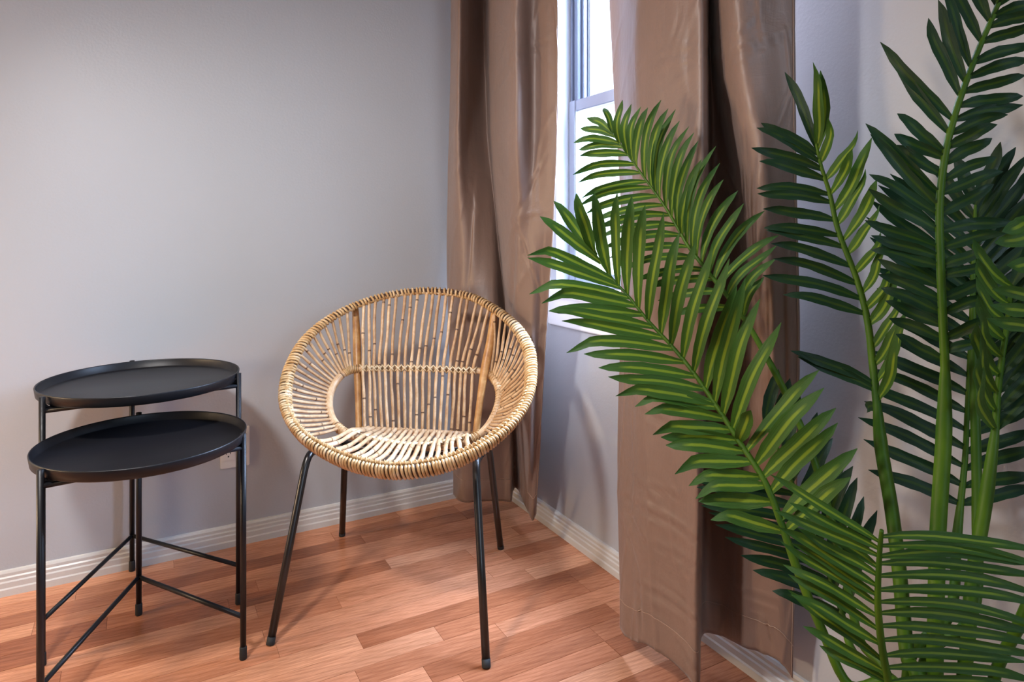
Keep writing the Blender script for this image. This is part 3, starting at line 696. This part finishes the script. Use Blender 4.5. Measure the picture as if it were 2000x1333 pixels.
frond([(1985, -110, .97), (1952, 0, .965), (1917, 83, .96), (1886, 162, .955), (1862, 235, .95), (1845, 310, .945), (1835, 407, .94), (1838, 540, .93), (1846, 720, .92)],
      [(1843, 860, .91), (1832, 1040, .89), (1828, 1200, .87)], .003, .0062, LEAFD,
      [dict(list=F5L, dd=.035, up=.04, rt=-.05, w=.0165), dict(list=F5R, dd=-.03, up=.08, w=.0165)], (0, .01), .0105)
# foreshortened frond at the right
frond([(1975, 560, .90), (1966, 640, .905), (1957, 700, .905), (1948, 770, .905), (1944, 840, .90)],
      [(1925, 980, .885), (1900, 1130, .87), (1890, 1260, .86)], .0025, .0052, LEAF,
      [dict(n=9, keys=[(.0, 1905, 470), (.4, 1912, 590), (.7, 1915, 640), (1, 1910, 720)], dd=-.07, up=-.05, rt=-.15, w=.016, tw=-.5), dict(n=9, keys=[(.0, 2040, 440), (1, 2080, 700)], dd=-.02, up=.03, w=.018, mat=LEAFD)], (.03, -.01), .009)
# near frond entering from the right edge
frond([(2010, 400, .74), (2050, 500, .74), (2085, 620, .76), (2100, 760, .78)], [(2080, 1000, .80), (2000, 1200, .82)], .003, .0055, LEAF,
      [dict(list=[(2020, 430, 1963, 452), (2030, 450, 1946, 478), (2055, 510, 1962, 520), (2075, 590, 1938, 568), (2080, 620, 1928, 598), (2085, 650, 1922, 622)], dd=-.01, up=.03, w=.0175)], (.06, -.03), .007)
# dark frond against the wall, right of centre
frond([(1898, 560, 1.03), (1894, 680, 1.025), (1889, 800, 1.02), (1885, 895, 1.015), (1876, 985, 1.0)],
      [(1868, 1060, .98), (1855, 1200, .92)], .002, .005, LEAFD,
      [dict(n=13, keys=[(.0, 1800, 470), (.5, 1700, 690), (.75, 1682, 780), (.9, 1685, 850), (1, 1695, 920)], dd=.03, up=.05, w=.019), dict(n=14, keys=[(0, 1990, 440), (.5, 2020, 700), (1, 2030, 960)], dd=-.02, up=.03, w=.019)], (.01, .05), .007)
# dark frond high against the wall
frond([(1905, 400, 1.015), (1903, 480, 1.015), (1900, 560, 1.01), (1900, 660, 1.0)],
      [(1905, 820, .98), (1908, 1000, .95), (1900, 1200, .90)], .002, .005, LEAFD,
      [dict(n=10, keys=[(0, 1870, 300), (.2, 1760, 320), (.6, 1690, 400), (1, 1720, 560)], dd=.05, up=.04, w=.019), dict(n=10, keys=[(0, 1960, 276), (.25, 2005, 310), (.6, 2040, 420), (1, 2030, 600)], dd=-.02, up=.04, w=.019)], (.03, .04), .007)
# low near frond that leans out at the bottom right
F10L = [(1718, 1060, 1503, 930), (1718, 1075, 1540, 985), (1717, 1090, 1512, 1000), (1717, 1108, 1570, 1010), (1716, 1125, 1555, 1035), (1714, 1145, 1520, 1030), (1714, 1165, 1545, 1060), (1714, 1185, 1524, 1060), (1716, 1210, 1530, 1100), (1720, 1235, 1540, 1120), (1724, 1262, 1545, 1160), (1728, 1290, 1536, 1155), (1732, 1312, 1568, 1225), (1736, 1335, 1600, 1262)]
F10R = [(1718, 1050, 2040, 1085), (1719, 1065, 2050, 1110), (1719, 1085, 2010, 1100), (1718, 1105, 2045, 1135), (1716, 1128, 2030, 1160), (1716, 1150, 2050, 1190), (1714, 1178, 2050, 1225), (1715, 1200, 2035, 1240), (1718, 1225, 2030, 1268), (1720, 1250, 2045, 1290), (1724, 1278, 2010, 1300), (1728, 1302, 2040, 1338), (1734, 1330, 1980, 1345)]
frond([(1722, 1036, .72), (1718, 1080, .725), (1715, 1140, .73), (1715, 1190, .735), (1722, 1260, .75), (1736, 1340, .77)],
      [(1765, 1430, .80)], .0022, .0045, LEAF,
      [dict(list=F10L, dd=.05, up=.03, w=.0118, fold=.5), dict(list=F10R, dd=-.02, up=.10, w=.0118, fold=.45)], (-.03, -.05), .006)
